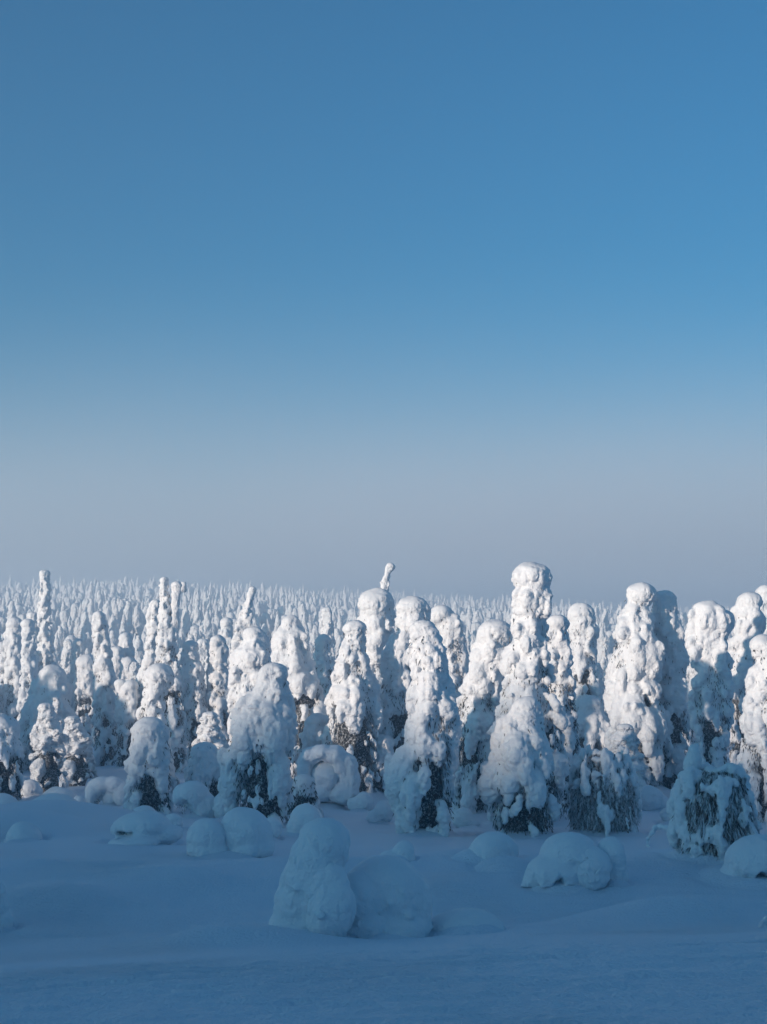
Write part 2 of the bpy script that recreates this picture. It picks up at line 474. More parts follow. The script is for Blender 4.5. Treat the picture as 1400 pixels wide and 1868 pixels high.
def hero(label, base, rows, gap=0.45, lobe=1.0, knobs=160, fill=0.66, dens=1.0, hole=0.32, rough=1.0, stems=(), depth_m=None,
         name='snow_covered_spruce', cat='tree', group=None, weep=False, twigs=2200, round_=1.0, frost_len=1.0, reach=1.0, core=0.45, sd=0):
    """rows: photograph outline (y, left x, right x) from the top down; base: pixel row where the tree meets the snow"""
    SEED[0] += 1
    rng = random.Random(SEED[0] * 7 + 1 + sd * 1000); rnp = np.random.default_rng(SEED[0])
    xb = (rows[-1][1] + rows[-1][2]) / 2
    d = depth_m or depth_at(xb, base)
    p0 = at(xb, base, d)
    gx, gzv = p0.x, gz(p0.x, d)
    def loc(rows):
        out = []
        for y, xl, xr in rows:
            a, b_ = at(xl, y, d), at(xr, y, d)
            w = (b_.x - a.x) / 2                             # boughs spread a little wider low down
            lowf = min(1.0, max(0.0, (y - rows[0][0]) / max(1.0, base - rows[0][0])))
            out.append((a.z - gzv, (a.x + b_.x) / 2 - gx, w if weep else w * (1 + 0.16 * lowf * lowf) + (0.05 if w > 0.3 else 0.02)))
        return out
    prof = loc(rows)
    if prof[-1][0] > 0: prof.append((0.0, prof[-1][1], prof[-1][2] * 0.95))
    root = bpy.data.objects.new(name, None); col.objects.link(root)
    root.location = (gx, d, gzv); root.empty_display_size = 0.5
    tag(root, label, cat, group)
    vox = min(0.075, max(0.038, d * 0.00112))
    B, C, RR, top, bot, hz = tree_blobs(prof, rng, 0, gap, lobe, knobs, fill, dens, hole, weep, round_)
    for nm, st in stems:
        sp = loc(st)
        b2 = tree_blobs(sp, rng, 0, 0.0, 0.7, knobs // 6, 0.8, 0.8, 0.1, False, 1.0)[0]
        fuse(b2, vox, M_TREE, nm, smooth=1, rough=rough * 0.8, seed=SEED[0] * 5 + 2, done=lambda me, nm=nm: link(nm, me, root))
    fuse(B, vox, M_TREE, 'snow_load', smooth=1, rough=rough, seed=SEED[0] * 5, done=lambda me: link('snow_load', me, root))
    V, F = foliage_mesh(rnp, C, RR, bot, hz, top, twigs, 0, frost_len, core, round_, reach)
    tv, tf = trunk_arrays(C, bot, bot + 0.8 * (top - bot), min(0.16, 0.03 * (top - bot) + 0.02))
    tr = link('trunk', mesh_np('trunk', tv, tf, [M_BARK]), root)
    link('foliage', mesh_np('foliage', V, F, [M_STRAND if weep else M_NEEDLE], smooth=False), tr)
    rr = RR(0.3)
    HEROES.append((gx + C(0.3), d, rr))
    GROUND_BUMPS.append((gx + C(0.3), d, rr * 1.5, 0.18))
    return root

def mound(label, base, lobes, hollow=(), name='snow_mound', cat='snow mound', rough=0.4, depth_m=None, voxel=None, thick=0.9, twig_hollow=False, knobs=0, drift=0.12):
    """lobes: photograph ellipses (cx, cy, rx, ry[, depth offset in m]); base: pixel row where it meets the snow"""
    SEED[0] += 1
    rng = random.Random(SEED[0] * 7 + 1)
    xb = sum(l[0] for l in lobes) / len(lobes)
    d = depth_m or depth_at(xb, base)
    p0 = at(xb, base, d); gx, gzv = p0.x, gz(p0.x, d)
    s = d / FPX
    root = bpy.data.objects.new(name, None); col.objects.link(root)
    root.location = (gx, d, gzv); root.empty_display_size = 0.3
    tag(root, label, cat)
    groups = {}
    for L in lobes:
        cx, cy, rx, ry = L[:4]; off = L[4] if len(L) > 4 else 0.0
        B = groups.setdefault(L[5] if len(L) > 5 else 0, Blobs())
        p = at(cx, cy, d)
        B.add((p.x - gx, off, p.z - gzv), (rx * s, rx * s * thick, ry * s), level=3)
    B = groups[0]
    for _ in range(knobs):
        L = lobes[rng.randrange(len(lobes))]
        p = at(L[0], L[1], d); a = rng.uniform(3.3, 6.1); t = rng.uniform(-0.75, 0.1); c = math.sqrt(1 - t * t)
        q = rng.uniform(0.03, 0.075)
        B.add((p.x - gx + math.cos(a) * L[2] * s * c, (L[4] if len(L) > 4 else 0) + math.sin(a) * L[2] * s * c * thick, p.z - gzv + t * L[3] * s), q, level=1)
    for k, Bk in groups.items():
        if k: fuse(Bk, voxel or max(0.022, d * 0.0012), M_MOUND, 'snow_lobe', smooth=4, rough=rough, seed=SEED[0] * 5 + k, done=lambda me: link('snow_lobe', me, root))
    dents = []
    fr = max(l[2] for l in lobes) * s * thick
    for hx, hy, hw, hh in hollow:
        p = at(hx, hy, d)
        dents.append((p.x - gx, p.z - gzv, hw * s, hh * s, fr * 0.5))
    fuse(B, voxel or max(0.022, d * 0.0012), M_MOUND, 'snow_load', smooth=5, rough=rough, seed=SEED[0] * 5, done=lambda me: link('snow_load', me, root), dents=dents)
    for hx, hy, hw, hh in hollow:                          # needles and twigs hanging inside the hollow
        rnp = np.random.default_rng(SEED[0] + int(hx))
        p = at(hx, hy, d)
        nz_ = 70
        cxs = p.x - gx + rnp.normal(0, hw * s * .45, nz_); czs = p.z - gzv + rnp.uniform(-.5, 1.0, nz_) * hh * s
        cys = rnp.uniform(-0.45, -0.1, nz_) * fr
        L_ = rnp.uniform(.03, .09, nz_); W_ = rnp.uniform(.004, .010, nz_)
        dv = np.stack([rnp.normal(0, .4, nz_), rnp.normal(-.2, .3, nz_), -np.ones(nz_)], -1)
        P = np.stack([cxs, cys, czs], -1)
        sd = np.cross(dv, rnp.normal(0, 1, (nz_, 3))); sd /= np.linalg.norm(sd, axis=1)[:, None]
        tv = np.stack([P, P + dv * L_[:, None] * .5 + sd * W_[:, None], P + dv * L_[:, None], P + dv * L_[:, None] * .5 - sd * W_[:, None]], 1).reshape(-1, 3)
        tf = (np.arange(nz_)[:, None] * 4 + np.array([[0, 1, 2, 3]]))
        link('foliage', mesh_np('foliage', tv, tf, [M_NEEDLE], smooth=False), root)
    rr = max(l[2] for l in lobes) * s
    GROUND_BUMPS.append((gx, d, rr * 1.3, drift))
    HEROES.append((gx, d, rr))
    return root

# ------------------------------------------------------------------ the trees of the front rows, read off the photograph
hero('tallest snow-covered tree with a bulbous round head and bulging neck', 1500,
     [(1024, 950, 990), (1034, 938, 1000), (1046, 935, 1003), (1058, 936, 1003), (1072, 941, 1001), (1090, 938, 1008), (1104, 934, 1009), (1118, 933, 998), (1140, 933, 996), (1180, 928, 998), (1230, 920, 1004), (1275, 916, 1015), (1340, 905, 1035), (1420, 900, 1045), (1490, 905, 1040)],
     gap=0.36, lobe=0.8, hole=0.26, sd=5)
hero('smooth dome-topped tree standing in front of the bulb-headed tallest tree', 1525,
     [(1271, 950, 972), (1280, 941, 981), (1310, 935, 988), (1335, 908, 990), (1370, 900, 1003), (1410, 893, 1012), (1460, 895, 1012), (1515, 905, 1005)],
     gap=0.30, hole=0.39)
hero('dome-headed tree close beside the bulb-headed tallest tree, shaded on one side', 1478,
     [(1121, 1004, 1026), (1130, 998, 1034), (1150, 996, 1037), (1175, 994, 1037), (1200, 988, 1040), (1250, 990, 1048), (1300, 1000, 1052), (1380, 1000, 1058), (1460, 1000, 1055)], gap=0.4)
hero('large front tree with long hanging snow lobes, directly above the small faint hump', 1522,
     [(1130, 762, 784), (1138, 754, 792), (1150, 752, 793), (1180, 750, 810), (1230, 752, 812), (1270, 742, 830), (1310, 745, 834), (1350, 742, 826), (1420, 712, 824), (1470, 720, 826), (1515, 735, 822)],
     gap=0.42, lobe=1.15, hole=0.34)
hero('sunlit tree with wide domed top behind the large front tree with hanging lobes', 1442,
     [(1086, 740, 756), (1094, 730, 770), (1110, 725, 781), (1135, 723, 784), (1160, 716, 772), (1185, 700, 765), (1240, 696, 757), (1280, 697, 755), (1340, 690, 755), (1430, 690, 755)], gap=0.40)
hero('broad sunlit tree with a thin crooked snow spire hooking out of its top', 1420,
     [(1072, 678, 704), (1080, 662, 714), (1100, 653, 719), (1150, 652, 720), (1190, 655, 718), (1240, 660, 716), (1300, 650, 715), (1410, 645, 715)], gap=0.4,
     stems=[('snow_spire', [(1027, 709, 720), (1031, 705, 722), (1038, 703, 714), (1050, 699, 712), (1064, 695, 711), (1080, 694, 710)])])
hero('tree with a cap hooked over toward the big domed tree, round lumps below', 1432,
     [(1103, 800, 818), (1110, 786, 828), (1122, 784, 829), (1135, 796, 843), (1165, 803, 846), (1200, 808, 848), (1240, 806, 850), (1300, 800, 850), (1420, 795, 850)], gap=0.55, hole=0.32)
hero('broad dome-topped sunlit tree left of the bulb-headed tallest tree', 1486,
     [(1129, 898, 922), (1136, 884, 932), (1150, 877, 936), (1170, 870, 936), (1200, 858, 928), (1250, 851, 916), (1290, 836, 910), (1340, 826, 908), (1380, 826, 905), (1460, 830, 900)], gap=0.42)
hero('rounded tree with dark needle gap, between tallest tree and wide twin-headed tree', 1420,
     [(1099, 1052, 1070), (1106, 1042, 1079), (1120, 1037, 1084), (1150, 1036, 1087), (1180, 1038, 1086), (1210, 1042, 1086), (1260, 1045, 1092), (1410, 1045, 1095)], gap=0.62, hole=0.3)
hero('low smooth-capped tree tucked below the wide twin-headed tree', 1422,
     [(1268, 1072, 1088), (1274, 1064, 1097), (1300, 1050, 1100), (1340, 1042, 1112), (1410, 1040, 1118)], gap=0.55, hole=0.3)
hero('wide sunlit tree with lumpy folded head and big tongues of hanging snow', 1440,
     [(1062, 1176, 1198), (1068, 1160, 1205), (1080, 1146, 1204), (1095, 1142, 1185), (1115, 1138, 1182), (1150, 1124, 1192), (1200, 1110, 1203), (1240, 1114, 1196), (1300, 1112, 1214), (1350, 1110, 1222), (1400, 1116, 1214), (1430, 1125, 1205)],
     gap=0.5, lobe=1.15, hole=0.3)
hero('shaded tree with a leaning flat-sided head behind the wide lumpy tree', 1437,
     [(1076, 1208, 1222), (1084, 1196, 1230), (1100, 1190, 1235), (1118, 1186, 1233), (1150, 1188, 1245), (1190, 1195, 1255), (1240, 1198, 1245), (1320, 1196, 1256), (1412, 1200, 1255)], gap=0.42)
hero('sunlit tree with two round heads at different heights near the picture edge', 1450,
     [(1094, 1278, 1298), (1100, 1271, 1305), (1112, 1268, 1310), (1135, 1262, 1332), (1160, 1254, 1328), (1185, 1252, 1326), (1220, 1270, 1334), (1260, 1262, 1336), (1300, 1266, 1334), (1350, 1270, 1324), (1420, 1270, 1325)], gap=0.42, hole=0.32,
     stems=[('snow_head', [(1112, 1312, 1330), (1120, 1304, 1337), (1140, 1306, 1338), (1165, 1308, 1326)])])
hero('tree with a small round knob on its head, lower half in deep shade', 1420,
     [(1080, 1352, 1376), (1088, 1348, 1388), (1105, 1345, 1392), (1118, 1336, 1392), (1150, 1340, 1392), (1200, 1326, 1388), (1260, 1326, 1385), (1330, 1330, 1385), (1410, 1330, 1385)], gap=0.45, hole=0.3)
hero('tall pale tree cut by the picture edge, behind the knob-headed tree', 1400,
     [(1067, 1388, 1404), (1075, 1380, 1414), (1100, 1378, 1420), (1150, 1376, 1424), (1250, 1374, 1430), (1390, 1374, 1430)], gap=0.4)
hero('bright lobed tree cut off by the picture edge above the round frosted bush', 1505,
     [(1157, 1374, 1408), (1166, 1369, 1415), (1185, 1372, 1420), (1212, 1376, 1425), (1232, 1362, 1430), (1270, 1366, 1436), (1300, 1358, 1440), (1350, 1356, 1440), (1400, 1358, 1440), (1495, 1366, 1440)], gap=0.45, lobe=1.1)
hero('tree with a round head on a stout neck and dark skirts, mid picture', 1450,
     [(1130, 634, 662), (1136, 628, 668), (1150, 627, 667), (1160, 629, 664), (1172, 627, 668), (1186, 618, 668), (1205, 613, 672), (1235, 612, 677), (1262, 600, 684), (1320, 598, 690), (1380, 592, 692), (1440, 600, 685)], gap=0.5, hole=0.34)
hero('shaded tree with a smooth helmet-like dome leaning beside the hooded tree', 1402,
     [(1157, 582, 598), (1163, 576, 604), (1178, 574, 605), (1195, 573, 600), (1226, 578, 606), (1260, 576, 608), (1390, 572, 608)], gap=0.5, hole=0.3)
hero('slim pointed sunlit tree rising behind the helmet-domed shaded tree', 1340,
     [(1107, 592, 600), (1114, 588, 604), (1135, 586, 607), (1170, 585, 610), (1230, 583, 612), (1330, 583, 612)], gap=0.25)
hero('hooded sunlit tree with its shaded flank sloping to dark lower boughs', 1425,
     [(1122, 524, 540), (1130, 517, 543), (1145, 510, 548), (1160, 505, 562), (1190, 496, 566), (1220, 500, 572), (1260, 520, 586), (1320, 525, 604), (1415, 530, 600)], gap=0.52, hole=0.32)
hero('tall front tree with heart-shaped cap and shaded ragged lower boughs', 1510,
     [(1208, 488, 512), (1216, 478, 521), (1235, 476, 524), (1255, 470, 520), (1290, 436, 530), (1340, 420, 536), (1400, 410, 540), (1450, 425, 540), (1500, 440, 535)], gap=0.48, hole=0.3, knobs=300)
hero('bright bulky sunlit tree behind the heart-capped front tree', 1450,
     [(1144, 456, 468), (1152, 447, 475), (1170, 444, 486), (1185, 442, 492), (1205, 421, 494), (1240, 420, 486), (1290, 422, 480), (1330, 424, 478), (1440, 424, 480)], gap=0.35)
hero('tree with a slender tip bending over to one side above sunlit bulky tree', 1390,
     [(1069, 458, 468), (1076, 454, 468), (1088, 450, 464), (1105, 444, 461), (1125, 438, 460), (1150, 428, 460), (1190, 422, 462), (1250, 420, 462), (1380, 418, 462)], gap=0.25, lobe=0.8)
hero('round-shouldered sunlit tree with frosted dark skirts left of bent-tip tree', 1402,
     [(1157, 390, 404), (1164, 384, 412), (1185, 382, 415), (1220, 382, 416), (1260, 378, 418), (1300, 372, 424), (1392, 368, 424)], gap=0.45, hole=0.34)
hero('small domed sunlit tree peeping up behind the bent-tip tree', 1345,
     [(1126, 407, 420), (1132, 403, 424), (1155, 402, 426), (1200, 400, 428), (1335, 400, 428)], gap=0.3)
hero('sunlit tree with sloping flat head beside the twin-spired tree', 1400,
     [(1167, 338, 356), (1174, 334, 361), (1195, 332, 364), (1230, 330, 370), (1290, 334, 376), (1392, 334, 376)], gap=0.42, hole=0.3)
hero('shaded drooping tree low behind the curled snow hump', 1478,
     [(1352, 362, 382), (1360, 352, 394), (1385, 346, 402), (1430, 344, 408), (1470, 346, 408)], gap=0.45, hole=0.32)
hero('smooth blue-shaded bell-shaped tree with lobed skirt in front of bent cap', 1486,
     [(1308, 262, 286), (1318, 248, 298), (1340, 240, 306), (1370, 240, 310), (1400, 238, 310), (1440, 232, 312), (1478, 238, 308)], gap=0.5, hole=0.32)
hero('sunlit tree whose thick cap bends over like a hook above bell-shaped tree', 1440,
     [(1210, 282, 304), (1216, 270, 312), (1232, 264, 316), (1245, 264, 312), (1262, 264, 300), (1285, 257, 298), (1320, 256, 310), (1430, 256, 312)], gap=0.45)
hero('twin-spired tall tree, one spire sunlit and one dark with a knob', 1415,
     [(1052, 296, 305), (1058, 292, 308), (1090, 291, 310), (1130, 289, 312), (1180, 286, 322), (1230, 284, 328), (1280, 286, 334), (1405, 288, 338)], gap=0.42, lobe=0.85, hole=0.3, twigs=3000,
     stems=[('snow_spire', [(1060, 318, 328), (1066, 312, 334), (1090, 311, 330), (1125, 312, 328), (1165, 308, 326)]), ('snow_knob', [(1060, 332, 338), (1066, 330, 340), (1076, 326, 338)])])
hero('tapering sunlit tree leaning against the twin-spired tall tree', 1400,
     [(1094, 279, 288), (1100, 274, 293), (1130, 270, 296), (1180, 266, 297), (1240, 264, 298), (1390, 264, 300)], gap=0.35)
hero('leaning tube-like snowy tree top beside the hooked-cap tree', 1398,
     [(1198, 268, 282), (1204, 262, 284), (1220, 256, 280), (1240, 248, 272), (1260, 244, 266), (1300, 238, 262), (1388, 238, 264)], gap=0.4, fill=0.9, knobs=60)
hero('squat tree with one round snow ball sticking out to the side', 1402,
     [(1240, 236, 250), (1248, 228, 252), (1262, 214, 254), (1290, 213, 256), (1320, 216, 254), (1392, 214, 254)], gap=0.5, hole=0.3,
     stems=[('snow_ball', [(1238, 216, 226), (1244, 210, 232), (1258, 211, 232), (1266, 218, 240)])])
hero('small bushy sunlit tree with frosty head near the column-shaped tree', 1340,
     [(1198, 228, 238), (1206, 222, 244), (1225, 219, 248), (1260, 216, 250), (1330, 216, 250)], gap=0.4, knobs=300)
hero('smooth blue dome of a shaded tree behind the small bushy one', 1330,
     [(1154, 224, 236), (1160, 218, 241), (1180, 215, 244), (1210, 214, 246), (1320, 214, 246)], gap=0.3, fill=0.9, knobs=60)
hero('low shaded dome tree against the column-shaped tree', 1335,
     [(1178, 208, 219), (1184, 202, 226), (1205, 200, 229), (1325, 198, 230)], gap=0.3, fill=0.9, knobs=60)
hero('sunlit mushroom-topped tree partly hidden behind the column-shaped tree', 1345,
     [(1193, 150, 170), (1200, 140, 177), (1215, 137, 180), (1240, 138, 178), (1270, 136, 176), (1335, 138, 174)], gap=0.5, hole=0.3)
hero('slim small-capped sunlit tree next to the mushroom-topped tree', 1330,
     [(1165, 139, 148), (1170, 133, 153), (1185, 134, 152), (1215, 132, 155), (1320, 130, 156)], gap=0.3)
hero('tall column-shaped tree, sunlit crown and blue shaded body', 1398,
     [(1115, 180, 188), (1122, 172, 192), (1135, 168, 196), (1165, 170, 198), (1200, 172, 204), (1250, 172, 208), (1300, 174, 212), (1345, 172, 216), (1390, 174, 214)], gap=0.35)
hero('bulky blue-shaded tree with a sunlit lump on its shoulder', 1408,
     [(1213, 94, 112), (1218, 84, 119), (1235, 70, 122), (1260, 60, 128), (1300, 48, 132), (1350, 40, 133), (1400, 44, 128)], gap=0.4, hole=0.39, knobs=320,
     stems=[('snow_lump', [(1238, 66, 76), (1246, 58, 80), (1270, 52, 78), (1310, 46, 76)])])
hero('very tall thin snow spire standing far above its neighbours', 1340,
     [(1039, 80, 90), (1044, 74, 91), (1070, 73, 92), (1110, 71, 93), (1150, 70, 94), (1190, 70, 97), (1240, 68, 100), (1330, 68, 102)], gap=0.2, lobe=0.9, knobs=260)
hero('sunlit tree with a rounded cap just in front of the thin tall spire', 1362,
     [(1128, 44, 56), (1136, 39, 63), (1160, 42, 64), (1200, 41, 66), (1260, 38, 70), (1352, 36, 72)], gap=0.3)
hero('wide-shouldered sunlit tree beside the capped tree near the spire', 1352,
     [(1126, 18, 34), (1134, 12, 42), (1160, 10, 43), (1220, 12, 44), (1342, 10, 44)], gap=0.35)
hero('tree head poking up between the capped tree and the thin spire', 1335,
     [(1115, 53, 64), (1122, 49, 70), (1160, 48, 72), (1325, 46, 72)], gap=0.3)
hero('sunlit tree cut by the picture edge near the thin spire', 1350,
     [(1170, -4, 12), (1178, -10, 18), (1210, -12, 20), (1280, -14, 22), (1340, -14, 24)], gap=0.35)
hero('dark-skirted shaded tree cut by the picture edge above the low snow humps', 1462,
     [(1304, -12, 18), (1314, -24, 28), (1340, -34, 36), (1390, -40, 42), (1450, -42, 40)], gap=0.6, hole=0.45, twigs=3600)
hero('small shaded tree with knobbly top behind the foreground stump of snow', 1490,
     [(1414, 545, 562), (1421, 537, 571), (1440, 532, 576), (1480, 528, 582)], gap=0.5, knobs=160)
hero('shaded dome-shaped tree low beside the large hanging-lobed front tree', 1446,
     [(1340, 688, 706), (1348, 680, 714), (1380, 674, 722), (1438, 670, 724)], gap=0.5, hole=0.3)
hero('deep-shaded ragged tree filling the dark gap behind the wide lumpy tree', 1428,
     [(1255, 1222, 1240), (1268, 1212, 1252), (1310, 1202, 1264), (1360, 1200, 1268), (1418, 1204, 1262)], gap=0.6, hole=0.45, twigs=3600)
hero('tangled shaded tree between the hooded tree and the snow arch', 1440,
     [(1300, 570, 590), (1312, 560, 602), (1345, 552, 612), (1432, 552, 612)], gap=0.55, hole=0.4, twigs=3000)
hero('frosted weeping bush with dark hanging twigs beside the tree row', 1520,
     [(1372, 1075, 1120), (1380, 1058, 1140), (1400, 1044, 1155), (1440, 1036, 1164), (1480, 1036, 1166), (1512, 1040, 1164)], gap=0.85, hole=0.25, weep=True, twigs=7000, frost_len=1.6, knobs=80, name='weeping_bush', cat='bush', reach=1.15, core=0.72)
hero('round frosted bush with sunlit snow cap and drooping strands', 1560,
     [(1402, 1278, 1340), (1412, 1255, 1358), (1435, 1240, 1368), (1470, 1230, 1374), (1510, 1230, 1376), (1552, 1240, 1372)], gap=0.85, hole=0.28, weep=True, twigs=9000, frost_len=1.5, knobs=80, name='weeping_bush', cat='bush', reach=1.08, core=0.7,
     stems=[('snow_cap', [(1398, 1282, 1302), (1404, 1276, 1312), (1420, 1277, 1314), (1440, 1284, 1312)]), ('snow_cap', [(1397, 1324, 1346), (1402, 1316, 1353), (1414, 1318, 1354)])])
hero('small round snowy bush behind the weeping bush', 1432,
     [(1378, 1172, 1192), (1384, 1162, 1202), (1402, 1156, 1208), (1426, 1160, 1206)], gap=0.5, knobs=260, name='snowy_bush', cat='bush')

# ------------------------------------------------------------------ buried saplings and snow mounds
mound('tall smooth snow-buried sapling standing upright in the shaded foreground', 1712,
      [(590, 1543, 53, 54), (576, 1572, 55, 58), (566, 1610, 58, 62), (556, 1650, 60, 60), (552, 1692, 66, 50), (600, 1612, 38, 46, -0.24, 1), (606, 1655, 44, 62, -0.32, 1)], name='buried_sapling', cat='buried sapling', knobs=16, voxel=0.02)
mound('big round snow dome beside the tall buried sapling in front', 1704,
      [(700, 1640, 76, 77), (735, 1650, 54, 66), (710, 1690, 80, 50), (655, 1648, 48, 66, -0.2, 1), (662, 1680, 54, 40, -0.2, 1)], hollow=[(690, 1690, 7, 14)], name='buried_bush', cat='buried bush', knobs=30, voxel=0.02)
mound('low smooth snow swell just beside the big round dome', 1698,
      [(856, 1700, 66, 41), (820, 1704, 40, 34)], rough=0.2)
mound('wide two-humped snow hump with dark hollows under its edge', 1615,
      [(1040, 1562, 56, 45), (1012, 1588, 56, 36, -0.1), (1072, 1582, 40, 42, -0.14, 1), (975, 1600, 24, 18, -0.1)], hollow=[(1014, 1606, 8, 12), (1070, 1606, 6, 16)], name='buried_bush', cat='buried bush', knobs=30)
mound('narrow upright snow lobe leaning on the wide two-humped hump', 1612,
      [(1116, 1560, 26, 35), (1120, 1590, 23, 30)], name='buried_sapling', cat='buried sapling')
mound('twin snow boulders-like humps on the crest below the heart-capped tree', 1561,
      [(378, 1530, 38, 38), (380, 1552, 40, 26), (446, 1522, 49, 46, 0.25, 1), (450, 1550, 48, 30, 0.25, 1)], name='buried_bush', cat='buried bush')
mound('curled snow hump with a dark cave below the bell-shaped tree', 1492,
      [(352, 1452, 30, 28), (374, 1472, 22, 26), (330, 1452, 14, 22), (380, 1486, 14, 12)], hollow=[(336, 1474, 14, 14)], name='buried_sapling', cat='buried sapling')
mound('snow arch with a small dark slit under its low back', 1538,
      [(262, 1506, 52, 28), (300, 1520, 34, 20), (225, 1512, 24, 18), (250, 1532, 46, 14, -0.4)], hollow=[(232, 1518, 15, 5)])
mound('smooth low snow hump on the slope below the bulky shaded tree', 1487,
      [(98, 1484, 54, 36), (130, 1490, 30, 20)], rough=0.2)
mound('pointed snow hump rising behind the smooth low hump', 1468,
      [(108, 1464, 34, 28)], rough=0.2)
mound('small oval snow hump alone on the open slope', 1534,
      [(42, 1530, 33, 30)], rough=0.2)
mound('pale snow shoulder at the picture edge under the dark-skirted tree', 1480,
      [(4, 1478, 34, 32), (30, 1490, 20, 14)], rough=0.2)
mound('bowed sapling arch buried in snow near the column-shaped tree', 1470,
      [(170, 1446, 15, 24), (186, 1430, 18, 14), (205, 1430, 18, 14), (222, 1448, 13, 24), (198, 1458, 10, 16, 0.1)], hollow=[(180, 1460, 8, 12)], name='bowed_sapling', cat='bowed sapling', thick=1.0, knobs=20)
mound('sunlit tip of a small buried sapling amid blue shaded humps', 1440,
      [(115, 1420, 8, 9), (116, 1432, 10, 10)], name='buried_sapling', cat='buried sapling')
mound('thick snow-loaded arch of a bent-over tree below the round-headed tree', 1470,
      [(556, 1400, 15, 26), (566, 1380, 19, 17), (588, 1372, 23, 14), (612, 1378, 24, 19), (630, 1396, 23, 26), (637, 1424, 19, 28), (628, 1448, 26, 22), (596, 1418, 30, 32, 0.2, 1), (580, 1446, 30, 22, 0.2, 1)], name='bowed_sapling', cat='bowed sapling', thick=1.2, knobs=70, rough=0.9)
mound('snow-capped lump peeking over the tall buried sapling', 1520,
      [(560, 1496, 32, 30), (545, 1510, 24, 22)], name='buried_bush', cat='buried bush')
mound('small faint snow hump between big round dome and large hanging-lobed tree', 1566,
      [(738, 1562, 22, 27), (715, 1566, 24, 14)])
mound('oval snow hump with crumbly underside in front of broad dome tree', 1560,
      [(900, 1556, 48, 38), (870, 1560, 24, 22)], knobs=16, name='buried_bush', cat='buried bush')
mound('very flat snow swell near the oval crumbly hump', 1582, [(920, 1586, 44, 17)], rough=0.2)
mound('large smooth snow hump at the picture edge below the frosted bush', 1600,
      [(1395, 1575, 76, 52), (1350, 1596, 44, 22)], hollow=[(1378, 1592, 10, 10)], name='buried_bush', cat='buried bush', knobs=24)
mound('snow stump at the picture edge in the shaded foreground', 1692,
      [(-14, 1655, 32, 52), (-4, 1680, 30, 26)], name='buried_sapling', cat='buried sapling')
mound('snow nub at the far edge of the shaded foreground drift', 1692, [(1404, 1688, 20, 22)], rough=0.2)

for lab, base, lobes in [
        ('knee-high snow lump under the dark-skirted tree at the picture edge', 1452, [(52, 1440, 22, 18), (66, 1446, 14, 12)]),
        ('small snow lump left of the bowed sapling arch', 1476, [(146, 1466, 14, 14)]),
        ('rounded snow lump at the foot of the bell-shaped tree', 1504, [(262, 1490, 24, 20), (282, 1496, 16, 14)]),
        ('snow lump between the snow arch and the curled hump', 1512, [(318, 1500, 18, 16)]),
        ('snow-smothered shrub at the foot of the shaded drooping tree', 1492, [(408, 1472, 22, 28), (424, 1484, 16, 16)]),
        ('snow lump at the foot of the heart-capped front tree', 1528, [(494, 1512, 20, 20), (478, 1518, 14, 12)]),
        ('double snow lump beside the thick snow-loaded arch', 1478, [(664, 1462, 18, 20), (646, 1468, 14, 14)]),
        ('snow-smothered shrub left of the large hanging-lobed front tree', 1500, [(700, 1482, 20, 22), (684, 1490, 16, 14)]),
        ('snow lump between the hanging-lobed tree and broad dome-topped tree', 1510, [(846, 1494, 20, 22), (864, 1502, 14, 12)]),
        ('snow-smothered shrub between the weeping bush and small round bush', 1478, [(1188, 1458, 24, 24), (1206, 1466, 16, 16)]),
        ('snow lump on the slope behind the snowy hoop', 1500, [(1222, 1486, 18, 16)]),
        ('snow-smothered shrub below the knob-headed tree', 1464, [(1340, 1444, 24, 26), (1362, 1450, 18, 18)])]:
    mound(lab, base, lobes, name='snow_covered_shrub', cat='shrub', knobs=14, rough=0.7)

# a thin sapling bent into a hoop
def hoop():
    d = depth_at(1206, 1545); p0 = at(1206, 1545, d); g = gz(p0.x, d)
    root = bpy.data.objects.new('bowed_sapling', None); col.objects.link(root); root.location = (p0.x, d, g)
    tag(root, 'thin sapling bent into a snowy hoop beside the round frosted bush', 'bowed sapling')
    B = Blobs(); s = d / FPX
    for i in range(26):
        a = math.pi * (1.12 - 1.2 * i / 25)
        x, z = 22 * s * math.cos(a), (20 + 28 * math.sin(a)) * s - 12 * s
        q = (3.6 + 1.6 * math.sin(i * 2.1)) * s
        B.add((x, 0.1 * math.sin(i * .7), z), (q, q, q * 1.1))
    fuse(B, 0.026, M_MOUND, 'snow_load', smooth=2, rough=0.5, seed=991, done=lambda me: link('snow_load', me, root))
hoop()

